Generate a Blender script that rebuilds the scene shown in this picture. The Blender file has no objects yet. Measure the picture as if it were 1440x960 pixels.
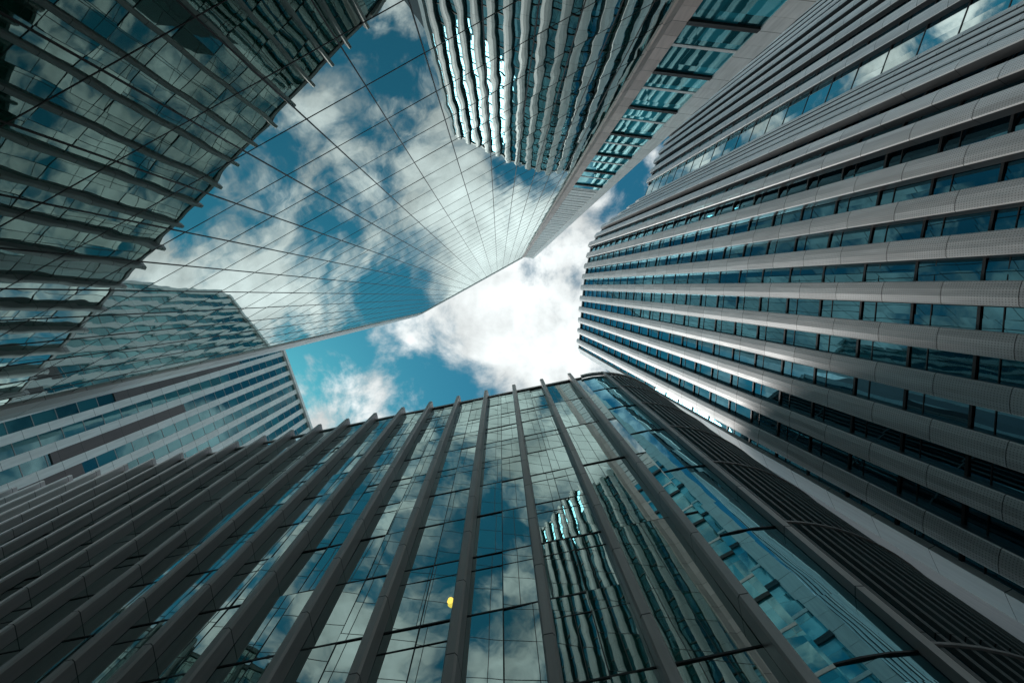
import bpy, math, random
from mathutils import Vector, Matrix
random.seed(7)
EYE = 1.6   # all heights below are measured above eye level; the ground is 1.6 m lower

# ------------------------------------------------------------------ helpers
class MB:
    def __init__(s): s.v=[]; s.f=[]; s.m=[]; s.uv=[]
    def face(s, pts, mat=0, uvs=None):
        i=len(s.v)
        for p in pts: s.v.append((p[0],p[1],p[2]+EYE))
        s.f.append(tuple(range(i,i+len(pts)))); s.m.append(mat)
        s.uv.append(uvs if uvs else [(p[0]+p[1],p[2]) for p in pts])
    def obj(s,name,mats,parent=None):
        me=bpy.data.meshes.new(name); me.from_pydata(s.v,[],s.f)
        ul=me.uv_layers.new(name="UVMap"); k=0
        for fi,f in enumerate(s.f):
            for j in range(len(f)):
                ul.data[k].uv=s.uv[fi][j]; k+=1
        for m in mats: me.materials.append(m)
        me.polygons.foreach_set("material_index",s.m); me.update()
        o=bpy.data.objects.new(name,me); bpy.context.collection.objects.link(o)
        if parent: o.parent=parent
        return o
def empty(name):
    o=bpy.data.objects.new(name,None); bpy.context.collection.objects.link(o); return o

class Path:
    def __init__(s,pts,toward=(0,0),lean=(0,0),ztop=0,closed=False):
        s.p=[Vector(p) for p in pts]; s.lean=lean; s.ztop=ztop
        s.c=[0]
        for a,b in zip(s.p,s.p[1:]): s.c.append(s.c[-1]+(b-a).length)
        s.L=s.c[-1]; ns=[]
        for a,b in zip(s.p,s.p[1:]):
            t=(b-a).normalized(); ns.append(Vector((t.y,-t.x)))
        m=(s.p[0]+s.p[1])/2
        if ns[0].dot(Vector(toward)-m)<0: ns=[-n for n in ns]
        s.n=[ns[0]]+[(x+y).normalized() for x,y in zip(ns,ns[1:])]+[ns[-1]]
    def ev(s,d):
        i=0
        while i<len(s.p)-2 and d>s.c[i+1]: i+=1
        f=(d-s.c[i])/(s.c[i+1]-s.c[i])
        p=s.p[i].lerp(s.p[i+1],f); n=s.n[i].lerp(s.n[i+1],min(1,max(0,f))).normalized()
        t=(s.p[i+1]-s.p[i]).normalized()
        return p,n,t
    def at(s,d,off,z,ds=0):
        p,n,t=s.ev(d); k=s.ztop-z
        if ds: t=Vector((n.y,-n.x)) if Vector((n.y,-n.x)).dot(t)>0 else -Vector((n.y,-n.x))
        q=p+n*off+t*ds
        return Vector((q.x+s.lean[0]*k,q.y+s.lean[1]*k,z))

def prism(mb,path,d,prof,z0,z1,mats=0,cap=0):
    n=len(prof); u=0
    for i in range(n):
        a=prof[i]; b=prof[(i+1)%n]; w=math.hypot(a[0]-b[0],a[1]-b[1])
        P=[path.at(d,a[1],z0,a[0]+1e-9),path.at(d,b[1],z0,b[0]+1e-9),path.at(d,b[1],z1,b[0]+1e-9),path.at(d,a[1],z1,a[0]+1e-9)]
        mb.face(P, mats if isinstance(mats,int) else mats[i], [(u,z0),(u+w,z0),(u+w,z1),(u,z1)]); u+=w
    mb.face([path.at(d,a[1],z1,a[0]+1e-9) for a in prof],cap)
    mb.face([path.at(d,a[1],z0,a[0]+1e-9) for a in prof],cap)

def band(mb,path,d0,d1,o0,o1,z0,z1,mat=0,step=3.0):
    n=max(1,int((d1-d0)/step+.5))
    for i in range(n):
        a=d0+(d1-d0)*i/n; b=d0+(d1-d0)*(i+1)/n
        A=[path.at(a,o0,z0),path.at(b,o0,z0),path.at(b,o0,z1),path.at(a,o0,z1)]
        B=[path.at(a,o1,z0),path.at(b,o1,z0),path.at(b,o1,z1),path.at(a,o1,z1)]
        uv=[(a,z0),(b,z0),(b,z1),(a,z1)]
        mb.face(B,mat,uv); mb.face([A[0],A[1],B[1],B[0]],mat); mb.face([A[3],A[2],B[2],B[3]],mat)
        if i==0: mb.face([A[0],B[0],B[3],A[3]],mat)
        if i==n-1: mb.face([A[1],B[1],B[2],A[2]],mat)

def panes(mb,path,ds,zs,off,mat=0,tilt=.003,prob=None):
    for a,b in zip(ds,ds[1:]):
        for z0,z1 in zip(zs,zs[1:]):
            ta=random.gauss(0,tilt)*(b-a)/2; tz=random.gauss(0,tilt)*(z1-z0)/2
            mb.face([path.at(a,off-ta-tz,z0),path.at(b,off+ta-tz,z0),path.at(b,off+ta+tz,z1),path.at(a,off-ta+tz,z1)],
                    mat if prob is None else prob(),[(a,z0),(b,z0),(b,z1),(a,z1)])
def frange(a,b,st):
    n=max(1,int(round((b-a)/st))); return [a+(b-a)*i/n for i in range(n+1)]
def walls(mb,pts,lean,ztop,z0,mat=0,capmat=0):
    def q(p,z): k=ztop-z; return (p[0]+lean[0]*k,p[1]+lean[1]*k,z)
    n=len(pts)
    for i in range(n):
        a,b=pts[i],pts[(i+1)%n]
        mb.face([q(a,z0),q(b,z0),q(b,ztop),q(a,ztop)],mat if isinstance(mat,int) else mat[i])
    mb.face([q(p,ztop) for p in pts],capmat)

# ------------------------------------------------------------------ materials
def newmat(name):
    m=bpy.data.materials.new(name); m.use_nodes=True; nt=m.node_tree; nt.nodes.clear()
    out=nt.nodes.new("ShaderNodeOutputMaterial"); return m,nt,out
def N(nt,t,**kw):
    n=nt.nodes.new(t)
    for k,v in kw.items():
        if k.startswith("i_"):
            key=k[2:]; key=int(key) if key.isdigit() else key.replace("_"," ")
            n.inputs[key].default_value=v
        else: setattr(n,k,v)
    return n
def M(nt,op,a,b=None,c=None,clamp=False):
    n=nt.nodes.new("ShaderNodeMath"); n.operation=op; n.use_clamp=clamp
    for i,x in enumerate((a,b,c)):
        if x is None: continue
        if isinstance(x,(int,float)): n.inputs[i].default_value=x
        else: nt.links.new(x,n.inputs[i])
    return n.outputs[0]

def glass_mat(name,tint,inner,f0=.3,power=4,rough=.01,wav=.006,wscale=.35,rnd=.5):
    """coated curtain wall glass: strong grazing reflection over a dark interior"""
    m,nt,out=newmat(name); L=nt.links.new
    geo=N(nt,"ShaderNodeNewGeometry"); tc=N(nt,"ShaderNodeTexCoord")
    noi=N(nt,"ShaderNodeTexNoise",i_Scale=wscale,i_Detail=1.0); L(tc.outputs["Object"],noi.inputs["Vector"])
    bmp=N(nt,"ShaderNodeBump",i_Strength=1.0,i_Distance=wav); L(noi.outputs[0],bmp.inputs["Height"])
    lw=N(nt,"ShaderNodeLayerWeight",i_Blend=.5); 
    fac=M(nt,'POWER',lw.outputs["Facing"],power)
    fac=M(nt,'MULTIPLY_ADD',fac,1-f0,f0,True)
    isl=geo.outputs["Random Per Island"]
    col=N(nt,"ShaderNodeMixRGB",blend_type='MIX'); col.inputs[1].default_value=(*[c*.35 for c in inner],1); col.inputs[2].default_value=(*[min(1,c*1.7) for c in inner],1)
    L(M(nt,'POWER',isl,2.0),col.inputs[0])
    dif=N(nt,"ShaderNodeBsdfDiffuse"); L(col.outputs[0],dif.inputs[0])
    gl=N(nt,"ShaderNodeBsdfGlossy",i_Roughness=rough); L(bmp.outputs[0],gl.inputs["Normal"])
    gc=N(nt,"ShaderNodeMixRGB"); gc.inputs[1].default_value=(*tint,1); gc.inputs[2].default_value=(*[c*(1-rnd*.5) for c in tint],1)
    L(isl,gc.inputs[0]); L(gc.outputs[0],gl.inputs[0])
    mx=N(nt,"ShaderNodeMixShader"); L(fac,mx.inputs[0]); L(dif.outputs[0],mx.inputs[1]); L(gl.outputs[0],mx.inputs[2])
    L(mx.outputs[0],out.inputs[0]); return m

def panel_mat(name,col,joint=4.0,rough=.4,metal=.35,dots=False,var=.25,dark=.12,jw=.05):
    m,nt,out=newmat(name); L=nt.links.new
    uv=N(nt,"ShaderNodeUVMap"); sp=N(nt,"ShaderNodeSeparateXYZ"); L(uv.outputs[0],sp.inputs[0])
    u,v=sp.outputs[0],sp.outputs[1]; tc=N(nt,"ShaderNodeTexCoord")
    vj=M(nt,'DIVIDE',v,joint); fr=M(nt,'FRACT',vj); fl=M(nt,'FLOOR',vj)
    line=M(nt,'LESS_THAN',fr,jw/joint)
    geo=N(nt,"ShaderNodeNewGeometry")
    wn=N(nt,"ShaderNodeTexWhiteNoise",noise_dimensions='2D'); cb=N(nt,"ShaderNodeCombineXYZ"); L(fl,cb.inputs[0]); L(geo.outputs["Random Per Island"],cb.inputs[1]); L(cb.outputs[0],wn.inputs["Vector"])
    mpp=N(nt,"ShaderNodeMapping"); mpp.inputs["Scale"].default_value=(3,3,.3); L(tc.outputs["Object"],mpp.inputs[0])
    st=N(nt,"ShaderNodeTexNoise",i_Scale=1.0,i_Detail=3); L(mpp.outputs[0],st.inputs["Vector"])
    b=M(nt,'MULTIPLY_ADD',wn.outputs[0],var,1-var*.5)
    b=M(nt,'MULTIPLY',b,M(nt,'MULTIPLY_ADD',st.outputs[0],.5,.75))
    b=M(nt,'MULTIPLY',b,M(nt,'MULTIPLY_ADD',line,-(1-dark),1))
    if dots:
        du=M(nt,'SUBTRACT',M(nt,'FRACT',M(nt,'DIVIDE',u,.16)),.5); dv=M(nt,'SUBTRACT',M(nt,'FRACT',M(nt,'DIVIDE',v,.16)),.5)
        r=M(nt,'ADD',M(nt,'MULTIPLY',du,du),M(nt,'MULTIPLY',dv,dv)); dd=M(nt,'LESS_THAN',r,.05)
        b=M(nt,'MULTIPLY',b,M(nt,'MULTIPLY_ADD',dd,-.5,1))
    vm=N(nt,"ShaderNodeVectorMath",operation='SCALE'); vm.inputs[0].default_value=col; L(b,vm.inputs["Scale"])
    p=N(nt,"ShaderNodeBsdfPrincipled",i_Roughness=rough,i_Metallic=metal); L(vm.outputs[0],p.inputs["Base Color"])
    L(M(nt,'MULTIPLY_ADD',st.outputs[0],.25,rough-.12),p.inputs["Roughness"])
    L(p.outputs[0],out.inputs[0]); return m

def ground_mat(name,col,scale=3,brick=None):
    m,nt,out=newmat(name); L=nt.links.new
    tc=N(nt,"ShaderNodeTexCoord"); noi=N(nt,"ShaderNodeTexNoise",i_Scale=scale,i_Detail=8); L(tc.outputs["Object"],noi.inputs["Vector"])
    cr=N(nt,"ShaderNodeMixRGB"); cr.inputs[1].default_value=(*[c*.7 for c in col],1); cr.inputs[2].default_value=(*[c*1.3 for c in col],1); L(noi.outputs[0],cr.inputs[0])
    last=cr.outputs[0]
    if brick:
        br=N(nt,"ShaderNodeTexBrick",i_Scale=brick); br.inputs["Mortar"].default_value=(*[c*.4 for c in col],1); L(tc.outputs["Object"],br.inputs[0]); L(last,br.inputs[1]); L(last,br.inputs[2]); last=br.outputs[0]
    p=N(nt,"ShaderNodeBsdfPrincipled",i_Roughness=.85); L(last,p.inputs["Base Color"]); L(p.outputs[0],out.inputs[0]); return m

mirror = glass_mat("mirror_glass",(.86,.98,.96),(.010,.070,.048),f0=.48,power=2.2,wav=.014,wscale=.30,rnd=.12)
bglass = glass_mat("teal_bay_glass",(.82,.97,.94),(.03,.10,.09),f0=.62,power=3,wav=.006,wscale=.3,rnd=.5)
tglass = glass_mat("tower_glass",(.28,.66,.80),(.006,.026,.040),f0=.30,power=3,wav=.006,wscale=.4)
sglass = glass_mat("slot_glass",(.50,.95,1.0),(.04,.34,.44),f0=.30,power=3)
wglass = glass_mat("pale_building_glass",(.45,.82,.88),(.03,.14,.16),f0=.20,power=3)
cglass = glass_mat("corner_glass",(.42,.85,.95),(.02,.12,.16),f0=.5,power=3,rnd=.2)
joint  = panel_mat("glazing_joint",(.05,.03,.03),metal=0,var=0)
dark   = panel_mat("dark_metal",(.04,.042,.045),rough=.4,metal=.3)
ribm   = panel_mat("rib_metal",(.17,.18,.18),rough=.4,metal=.2,joint=7.06)
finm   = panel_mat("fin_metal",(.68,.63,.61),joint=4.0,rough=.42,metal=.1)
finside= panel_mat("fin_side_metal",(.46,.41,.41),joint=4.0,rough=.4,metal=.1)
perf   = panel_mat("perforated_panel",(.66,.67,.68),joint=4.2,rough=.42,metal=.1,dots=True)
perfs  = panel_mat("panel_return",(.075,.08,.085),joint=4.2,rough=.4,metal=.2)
rim    = panel_mat("bright_trim",(.86,.87,.87),joint=4.2,rough=.35,metal=.0,var=.12)
white  = panel_mat("white_panel",(.84,.84,.83),joint=4.0,rough=.45,metal=0,var=.1)
tan    = panel_mat("tan_column_cladding",(.64,.52,.48),joint=4.0,rough=.5,metal=0)
brown  = panel_mat("brown_panel",(.12,.10,.10),metal=.1)
roofm  = panel_mat("roof_membrane",(.2,.2,.2),metal=0)

# ------------------------------------------------------------------ faceted mirror tower
tower=empty("mirror_glass_tower")
T=Vector((-.8660,.5)); NH=Vector((.5,.866)); D=15.7; PHI=.05
def A(f,g,off=0.0,z=None):
    zt=193-11*f
    if z is None: z=-EYE+(zt+EYE)*g
    ar=-29.3+.072*z; al=52-.0896*z
    a=ar+(al-ar)*f; q=T*a+NH*(-D+PHI*z+off)
    return Vector((q.x,q.y,z-off*PHI))
NC,NR=19,42
mb=MB()
for i in range(NC):
    for j in range(NR):
        f0,f1=i/NC,(i+1)/NC; g0,g1=j/NR,(j+1)/NR
        ta=random.gauss(0,.0025); tz=random.gauss(0,.003)
        mb.face([A(f0,g0,-ta-tz),A(f1,g0,ta-tz),A(f1,g1,ta+tz),A(f0,g1,-ta+tz)],0)
mb.obj("mirror_facade",[mirror],tower)
mb=MB()
def stripA(fa,ga,fb,gb,w,horizontal,off=.03):
    a=A(fa,ga);b=A(fb,gb)
    if horizontal: dv=Vector((PHI*NH.x,PHI*NH.y,1))*w/2
    else: dv=Vector((T.x,T.y,0))*w/2
    nn=Vector((NH.x,NH.y,-PHI))*off
    mb.face([a-dv+nn,b-dv+nn,b+dv+nn,a+dv+nn],0)
    mb.face([a-dv,b-dv,b-dv+nn,a-dv+nn],0); mb.face([a+dv,b+dv,b+dv+nn,a+dv+nn],0)
for j in range(1,NR): stripA(0,j/NR,1,j/NR,.045,True,.02)
for i in range(1,NC): stripA(i/NC,0,i/NC,1,.075,False,.04)
mb.obj("glazing_joints",[joint],tower)
mb=MB()
def edgebox(f_in,f_out,o,mat,g0=0,g1=1):
    n=48
    for k in range(n):
        ga=g0+(g1-g0)*k/n; gb=g0+(g1-g0)*(k+1)/n
        a0,a1,b0,b1=A(f_in,ga,o),A(f_out,ga,o),A(f_in,gb,o),A(f_out,gb,o)
        mb.face([a0,a1,b1,b0],mat,[(0,a0.z),(1,a0.z),(1,b0.z),(0,b0.z)])
        c0,c1=A(f_in,ga,0),A(f_in,gb,0); mb.face([a0,b0,c1,c0],mat)
        c0,c1=A(f_out,ga,-.6),A(f_out,gb,-.6); mb.face([a1,b1,c1,c0],1,[(0,a0.z),(0,b0.z),(1,b0.z),(1,a0.z)])
edgebox(.978,1.006,.25,0); 
edgebox(1.006,1.030,.18,1)
edgebox(.012,-.004,.22,2)
b0,b1=A(0,1.012,.2),A(1,1.012,.2); a0,a1=A(0,.995,.2),A(1,.995,.2)
mb.face([a0,a1,b1,b0],1); mb.face([a0,a1,A(1,.995,0),A(0,.995,0)],1)
mb.obj("edge_trim",[finm,white,tan],tower)

BL0=Vector((17.5,-28.2,-EYE)); BR0=Vector((29.5,-26.8,-EYE)); BL1=Vector((10.3,-12.9,193)); BR1=Vector((15.1,-12.3,193))
nB=(BR0-BL0).cross(BL1-BL0).normalized()
if nB.y<0: nB=-nB
def B(f,z,off=0.):
    g=(z+EYE)/(193+EYE); return BL0.lerp(BR0,f).lerp(BL1.lerp(BR1,f),g)+nB*off
def boxB(m,f0,f1,z0,z1,o0,o1,mat):
    a=[B(f0,z0,o0),B(f1,z0,o0),B(f1,z1,o0),B(f0,z1,o0)]; b=[B(f0,z0,o1),B(f1,z0,o1),B(f1,z1,o1),B(f0,z1,o1)]
    m.face(b,mat,[(0,z0),(1,z0),(1,z1),(0,z1)])
    for i in range(4):
        j=(i+1)%4; m.face([a[i],a[j],b[j],b[i]],mat,[(0,a[i].z),(0,a[j].z),(1,a[j].z),(1,a[i].z)])
mb=MB()
for k in range(49):
    z0=-EYE+k*194.6/49; z1=-EYE+(k+1)*194.6/49
    boxB(mb,0,.16,z0,z1-.03,-.6,.0,0)
    boxB(mb,.79,1.0,z0,z1-.03,-.6,.05,1)
mb.obj("column_cladding",[tan,white],tower)
mb=MB()
zz=-EYE
while zz<90:
    z1=zz+4.0
    for fa,fb in ((.15,.36),(.36,.58),(.58,.80)):
        mb.face([B(fa,zz,-.1+random.gauss(0,.008)),B(fb,zz,-.1+random.gauss(0,.008)),B(fb,z1,-.1+random.gauss(0,.008)),B(fa,z1,-.1+random.gauss(0,.008))],0)
    zz=z1
mb.face([B(.15,90.5,-.1),B(.80,90.5,-.1),B(.80,193,-.1),B(.15,193,-.1)],1)
mb.obj("slot_glazing",[sglass,white],tower)
mb=MB()
z=0.0
while z<90:
    boxB(mb,.155,.795,z-.3,z+.25,-.2,.16,0)
    boxB(mb,.165,.785,z+3.2,z+3.6,-.2,-.03,1)
    z+=8
z=92
while z<192: boxB(mb,.16,.79,z,z+.25,-.2,-.02,2 if int(z)%2 else 1); z+=2
mb.obj("slot_bars",[dark,white,finside],tower)
mb=MB()
back0=Vector((-25,-80,-EYE)); back1=Vector((-25,-55,186))
lt=A(1,1,-.6); lb=A(1,0,-.6)
mb.face([B(1,-EYE,-.6),back0,back1,B(1,193,-.6)],0); mb.face([lb,back0,back1,lt],0)
mb.face([A(0,1,-.3),lt,back1,B(1,193,-.6)],1)
mb.face([A(0,0,-.4),A(1,0,-.4),A(1,1,-.4),A(0,1,-.4)],0)
mb.face([B(0,-EYE,-.62),B(1,-EYE,-.62),B(1,193,-.62),B(0,193,-.62)],0)
mb.obj("rear_walls",[tglass,roofm],tower)

# ------------------------------------------------------------------ fin-clad office building
H=56
office=empty("finned_glass_office_building")
e=Vector((.9798,-.2)).normalized(); q0=Vector((-1.7,14.6))
start=q0-e*67.5; end=q0+e*12.6
path=Path([start,end])
BAY=3.75; first=67.5%BAY
fins=[first+BAY*i for i in range(int((path.L-first)/BAY)+1)]
mg=MB(); mf=MB(); mm=MB()
zs=frange(-EYE,H-.4,4.0)
for a,b in zip([fins[0]-BAY]+fins,fins+[path.L]):
    if b-a<.4 or a<0: continue
    mid=(a+b)/2; wide = b>path.L-5
    cols=[a,b] if wide else [a,mid,b]
    zz=zs if not wide else frange(-EYE,H-.4,8.0)
    panes(mg,path,cols,zz,-.02,0,tilt=.009)
    if not wide: band(mm,path,mid-.022,mid+.022,-.06,.0,-EYE,H,0)
    for z in zz[1:]:
        band(mm,path,a,b,-.06,.01,z-.035,z+.035,0)
        if not wide and random.random()<.55: band(mm,path,a,b,-.06,.0,z-1.13,z-1.09,0)
for d in fins:
    w=.25
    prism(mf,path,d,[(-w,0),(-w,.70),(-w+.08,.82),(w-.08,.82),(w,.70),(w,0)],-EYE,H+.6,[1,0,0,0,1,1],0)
band(mf,path,0,path.L,-.2,.12,H-.35,H+.1,0)
C=Vector((13.0+.6,21.9)); R=(end-C).length
a0=math.atan2((end-C).y,(end-C).x)
arc=[C+R*Vector((math.cos(a0+math.radians(t)),math.sin(a0+math.radians(t)))) for t in range(0,131,5)]
cp=Path(arc)
panes(mg,cp,frange(0,cp.L,1.5),frange(-EYE,H-.4,3.53),-.02,1,tilt=.002)
d=3.4
while d<cp.L:
    prism(mf,cp,d,[(-.08,0),(-.08,.2),(.08,.2),(.08,0)],-EYE,H,2,2); d+=.50
prism(mf,cp,2.9,[(-.16,0),(-.16,.4),(.16,.4),(.16,0)],-EYE,H+.3,[1,0,1,1],0)
z=-.5
while z<H:
    band(mm,cp,0,2.74,-.05,.03,z-.03,z+.03,0,step=.8); band(mf,cp,3.1,cp.L,.205,.29,z-.05,z+.05,1,step=.8); z+=7.06
band(mf,cp,0,cp.L,.0,.35,H-.3,H+.3,0,step=.8)
body=MB()
rear=[start+Vector((.2,.98))*.12-e*0,end+Vector((.2,.98))*.12]+[C+(p-C)*.985 for p in arc]+[Vector((12,60)),Vector((-56,60))]
walls(body,rear,(0,0),H-.05,-EYE,0,1)
mg.obj("glazing",[bglass,cglass],office); mf.obj("vertical_fins",[finm,finside,ribm],office); mm.obj("mullions",[dark],office); body.obj("inner_walls",[dark,roofm],office)
# glowing discs added outside the opaque glass, standing in for interior lights
lm=bpy.data.materials.new("interior_light_glow"); lm.use_nodes=True
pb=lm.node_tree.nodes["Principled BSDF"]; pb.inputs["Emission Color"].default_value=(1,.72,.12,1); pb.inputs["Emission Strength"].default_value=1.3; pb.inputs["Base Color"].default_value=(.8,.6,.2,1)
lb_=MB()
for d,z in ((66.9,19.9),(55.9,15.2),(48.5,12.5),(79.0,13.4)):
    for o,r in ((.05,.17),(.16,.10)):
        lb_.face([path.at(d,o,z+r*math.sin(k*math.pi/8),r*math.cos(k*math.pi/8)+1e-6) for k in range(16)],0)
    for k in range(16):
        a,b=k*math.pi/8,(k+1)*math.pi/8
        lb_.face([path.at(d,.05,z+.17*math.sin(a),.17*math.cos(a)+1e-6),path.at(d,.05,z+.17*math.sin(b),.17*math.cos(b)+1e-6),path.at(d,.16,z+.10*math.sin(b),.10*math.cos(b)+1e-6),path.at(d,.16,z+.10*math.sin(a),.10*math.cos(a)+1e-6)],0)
lb_.obj("interior_light_discs",[lm],office)

# ------------------------------------------------------------------ tall panelled tower
H2=125; LEAN=(.07,0)
big=empty("ribbed_panel_tower")
main=[(23.3,17.9),(24.0,7.9),(24.8,-1.5),(26.9,-11.9),(30.6,-17.1),(36.9,-21.7),(42.1,-25.4)]
wing=[(43.5,-29.2),(46.3,-36.9),(50.4,-44.2),(58.8,-54.6),(74.4,-73.3)]
mg=MB(); mf=MB(); mm=MB()
for pts,h in ((main,H2),(wing,H2)):
    p=Path(pts,lean=LEAN,ztop=h); n=int(p.L/3.0); st=p.L/n
    ds=[st*(i+.5) for i in range(n)]
    panes(mg,p,[st*i for i in range(n+1)],frange(-EYE,h-.5,4.2),0,0,tilt=.005)
    for d in ds:
        # bright nosings, gently bowed perforated face, dark returns
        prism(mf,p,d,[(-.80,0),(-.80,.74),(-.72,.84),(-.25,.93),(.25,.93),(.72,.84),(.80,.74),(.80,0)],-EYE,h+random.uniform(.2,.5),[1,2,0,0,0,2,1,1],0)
    for z in frange(-EYE,h-.5,4.2)[1:]:
        band(mm,p,0,p.L,-.05,.12,z-.09,z+.09,0); band(mm,p,0,p.L,-.05,.05,z-1.3,z-1.24,0)
    band(mf,p,0,p.L,-.1,.3,h-.5,h+.1,2)
p=Path([(23.3,17.9),(24.0,19.5),(26.0,20.6)],lean=LEAN,ztop=H2)
band(mf,p,0,1.7,-.2,.5,-EYE,H2+.3,2,step=1.0); band(mf,p,1.72,p.L,-.2,.3,-EYE,H2+.3,3,step=1.)
p=Path([(42.1,-25.4),(43.5,-29.2)],lean=LEAN,ztop=H2)
panes(mg,p,[0,p.L/2,p.L],frange(-EYE,H2-.5,4.2),.1,2)
for z in frange(-EYE,H2-.5,4.2): band(mm,p,0,p.L,.05,.16,z-.05,z+.05,0)
body=MB()
walls(body,[(23.5,17.9),(26,20.2),(45,36),(56,62),(130,62),(130,-90),(78,-73.3),(59.2,-54.6),(50.8,-44.2),(46.6,-36.9),(43.9,-29.2),(42.4,-25.2),(37.0,-21.4),(30.8,-16.8),(27.2,-11.9),(25.1,-1.5),(24.3,7.9)],LEAN,H2-.05,-EYE,[0]*17,1)
mg.obj("glazing",[tglass,wglass,bglass],big); mf.obj("vertical_panels",[perf,perfs,rim,perf],big); mm.obj("floor_bands",[dark],big); body.obj("inner_walls",[dark,roofm,finside],big)

# ------------------------------------------------------------------ white striped building
H3=150
wb=empty("white_striped_office_building")
p=Path([(-77.5,20.5),(-67,50),(-60,70)]); n=int(p.L/3.3); st=p.L/n
mg=MB(); mf=MB(); mm=MB()
panes(mg,p,[st*i for i in range(n+1)],frange(-EYE,H3-.5,3.8),0,0,tilt=.002)
for i in range(n+1):
    prism(mf,p,st*i,[(-.75,0),(-.75,.3),(.75,.3),(.75,0)],-EYE,H3+.5,0,0)
for z in frange(-EYE,H3-.5,3.8)[1:]: band(mm,p,0,p.L,-.05,.05,z-.05,z+.05,0)
for i in range(n):
    if random.random()<.35:
        z=random.uniform(20,110); band(mf,p,st*i+.76,st*(i+1)-.76,.0,.2,z,z+random.uniform(20,45),1)
band(mf,p,0,p.L,.0,.8,H3-.4,H3+.9,0)
body=MB(); walls(body,[(-77.7,20.6),(-67.2,50.1),(-60.3,70),(-130,90),(-140,10)],(0,0),H3-.05,-EYE,0,1)
mg.obj("glazing",[wglass],wb); mf.obj("white_piers",[white,brown],wb); mm.obj("floor_lines",[finside],wb); body.obj("inner_walls",[dark,roofm],wb)

# ------------------------------------------------------------------ ground
def sheet(name,pts,z,mat,h=None):
    m=MB(); m.face([(x,y,z-EYE) for x,y in pts])
    if h:
        for i in range(len(pts)):
            a,b=pts[i],pts[(i+1)%len(pts)]; m.face([(a[0],a[1],z-h-EYE),(b[0],b[1],z-h-EYE),(b[0],b[1],z-EYE),(a[0],a[1],z-EYE)])
    return m.obj(name,[mat])
asph=ground_mat("asphalt",(.05,.05,.052),6); pav=ground_mat("paving_stone",(.3,.29,.28),2,1.2)
sheet("ground",[(-1500,-1500),(1500,-1500),(1500,1500),(-1500,1500)],0,ground_mat("city_ground",(.2,.2,.19),1))
sheet("road",[(-90,24),(-90,17),(60,-14),(60,-7)],.004,asph)
sheet("pavement",[(-80,24),(-80,60),(50,60),(22,10),(20,3)],.13,pav,.13)

# ------------------------------------------------------------------ sky, sun, camera
sun_vec=Vector((-.50,.30,.81)).normalized()
el=math.asin(sun_vec.z); az=math.atan2(sun_vec.x,sun_vec.y)
w=bpy.data.worlds.new("World"); bpy.context.scene.world=w; w.use_nodes=True; nt=w.node_tree; nt.nodes.clear(); L=nt.links.new
try:
    w.cycles.sampling_method='MANUAL'; w.cycles.sample_map_resolution=256
except Exception: pass
out=nt.nodes.new("ShaderNodeOutputWorld"); bg=N(nt,"ShaderNodeBackground",i_Strength=.15)
sky=N(nt,"ShaderNodeTexSky",sky_type='NISHITA',sun_disc=False,sun_elevation=el,sun_rotation=az,air_density=1.2,dust_density=.4,ozone_density=3.0)
tint=N(nt,"ShaderNodeMixRGB",blend_type='MULTIPLY'); tint.inputs[0].default_value=1; tint.inputs[2].default_value=(.15,.64,.58,1); L(sky.outputs[0],tint.inputs[1])
tc=N(nt,"ShaderNodeTexCoord"); sp=N(nt,"ShaderNodeSeparateXYZ"); L(tc.outputs["Generated"],sp.inputs[0])
zc=M(nt,'MAXIMUM',sp.outputs[2],.12)
px=M(nt,'DIVIDE',sp.outputs[0],zc); py=M(nt,'DIVIDE',sp.outputs[1],zc)
cb=N(nt,"ShaderNodeCombineXYZ",i_Z=3.3); L(px,cb.inputs[0]); L(py,cb.inputs[1])
n1=N(nt,"ShaderNodeTexNoise",i_Scale=4.2,i_Detail=7,i_Roughness=.6,i_Distortion=.3); L(cb.outputs[0],n1.inputs["Vector"])
n2=N(nt,"ShaderNodeTexNoise",i_Scale=1.3,i_Detail=2); L(cb.outputs[0],n2.inputs["Vector"])
dx=M(nt,'SUBTRACT',px,.10); dy=M(nt,'SUBTRACT',py,.05)
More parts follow.
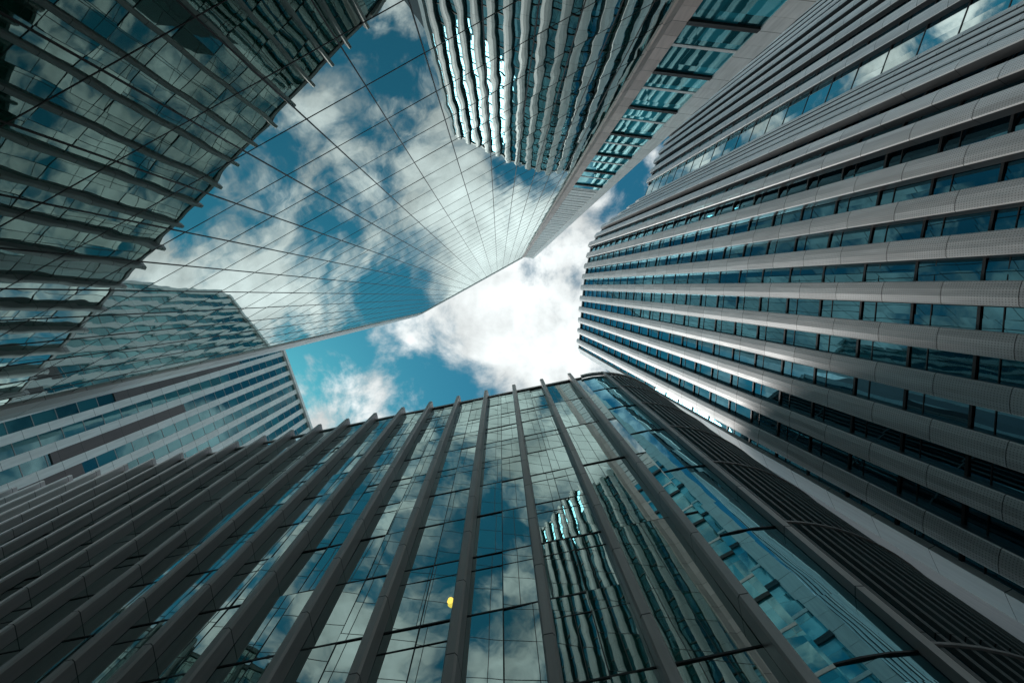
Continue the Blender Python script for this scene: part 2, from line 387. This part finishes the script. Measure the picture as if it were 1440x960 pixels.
r2=M(nt,'ADD',M(nt,'MULTIPLY',dx,dx),M(nt,'MULTIPLY',dy,dy))
bump=M(nt,'MULTIPLY',M(nt,'EXPONENT',M(nt,'MULTIPLY',r2,-18)),.12)
den=M(nt,'ADD',M(nt,'ADD',n1.outputs[0],bump),M(nt,'MULTIPLY_ADD',n2.outputs[0],.3,-.12))
mr=N(nt,"ShaderNodeMapRange",interpolation_type='SMOOTHSTEP'); mr.inputs[1].default_value=.44; mr.inputs[2].default_value=.62; L(den,mr.inputs[0])
n3=N(nt,"ShaderNodeTexNoise",i_Scale=7.5,i_Detail=5,i_Roughness=.55); L(cb.outputs[0],n3.inputs["Vector"])
sh=M(nt,'ADD',den,M(nt,'MULTIPLY_ADD',n3.outputs[0],.9,-.47))
shade=N(nt,"ShaderNodeMapRange"); shade.inputs[1].default_value=.42; shade.inputs[2].default_value=.84; shade.inputs[3].default_value=.50; shade.inputs[4].default_value=1.0; L(sh,shade.inputs[0])
cc=N(nt,"ShaderNodeVectorMath",operation='SCALE'); cc.inputs[0].default_value=(8.2,8.7,8.7); L(shade.outputs[0],cc.inputs["Scale"])
mx=N(nt,"ShaderNodeMixRGB"); L(mr.outputs[0],mx.inputs[0]); L(tint.outputs[0],mx.inputs[1]); L(cc.outputs[0],mx.inputs[2])
L(mx.outputs[0],bg.inputs[0]); L(bg.outputs[0],out.inputs[0])

sl=bpy.data.lights.new("sun","SUN"); sl.energy=1.5; sl.angle=math.radians(16); sl.color=(1,.96,.91)
so=bpy.data.objects.new("sun",sl); bpy.context.collection.objects.link(so); so.rotation_euler=sun_vec.to_track_quat('Z','Y').to_euler()

cd=bpy.data.cameras.new("camera"); cd.lens=15; cd.sensor_width=36; cd.clip_end=5000; cd.clip_start=.1
cd.shift_x=17/1440; cd.shift_y=-78/1440
co=bpy.data.objects.new("camera",cd); bpy.context.collection.objects.link(co); co.location=(0,0,EYE); co.rotation_euler=(math.pi,0,0)
bpy.context.scene.camera=co
sc=bpy.context.scene; sc.view_settings.view_transform='Standard'; sc.view_settings.look='None'
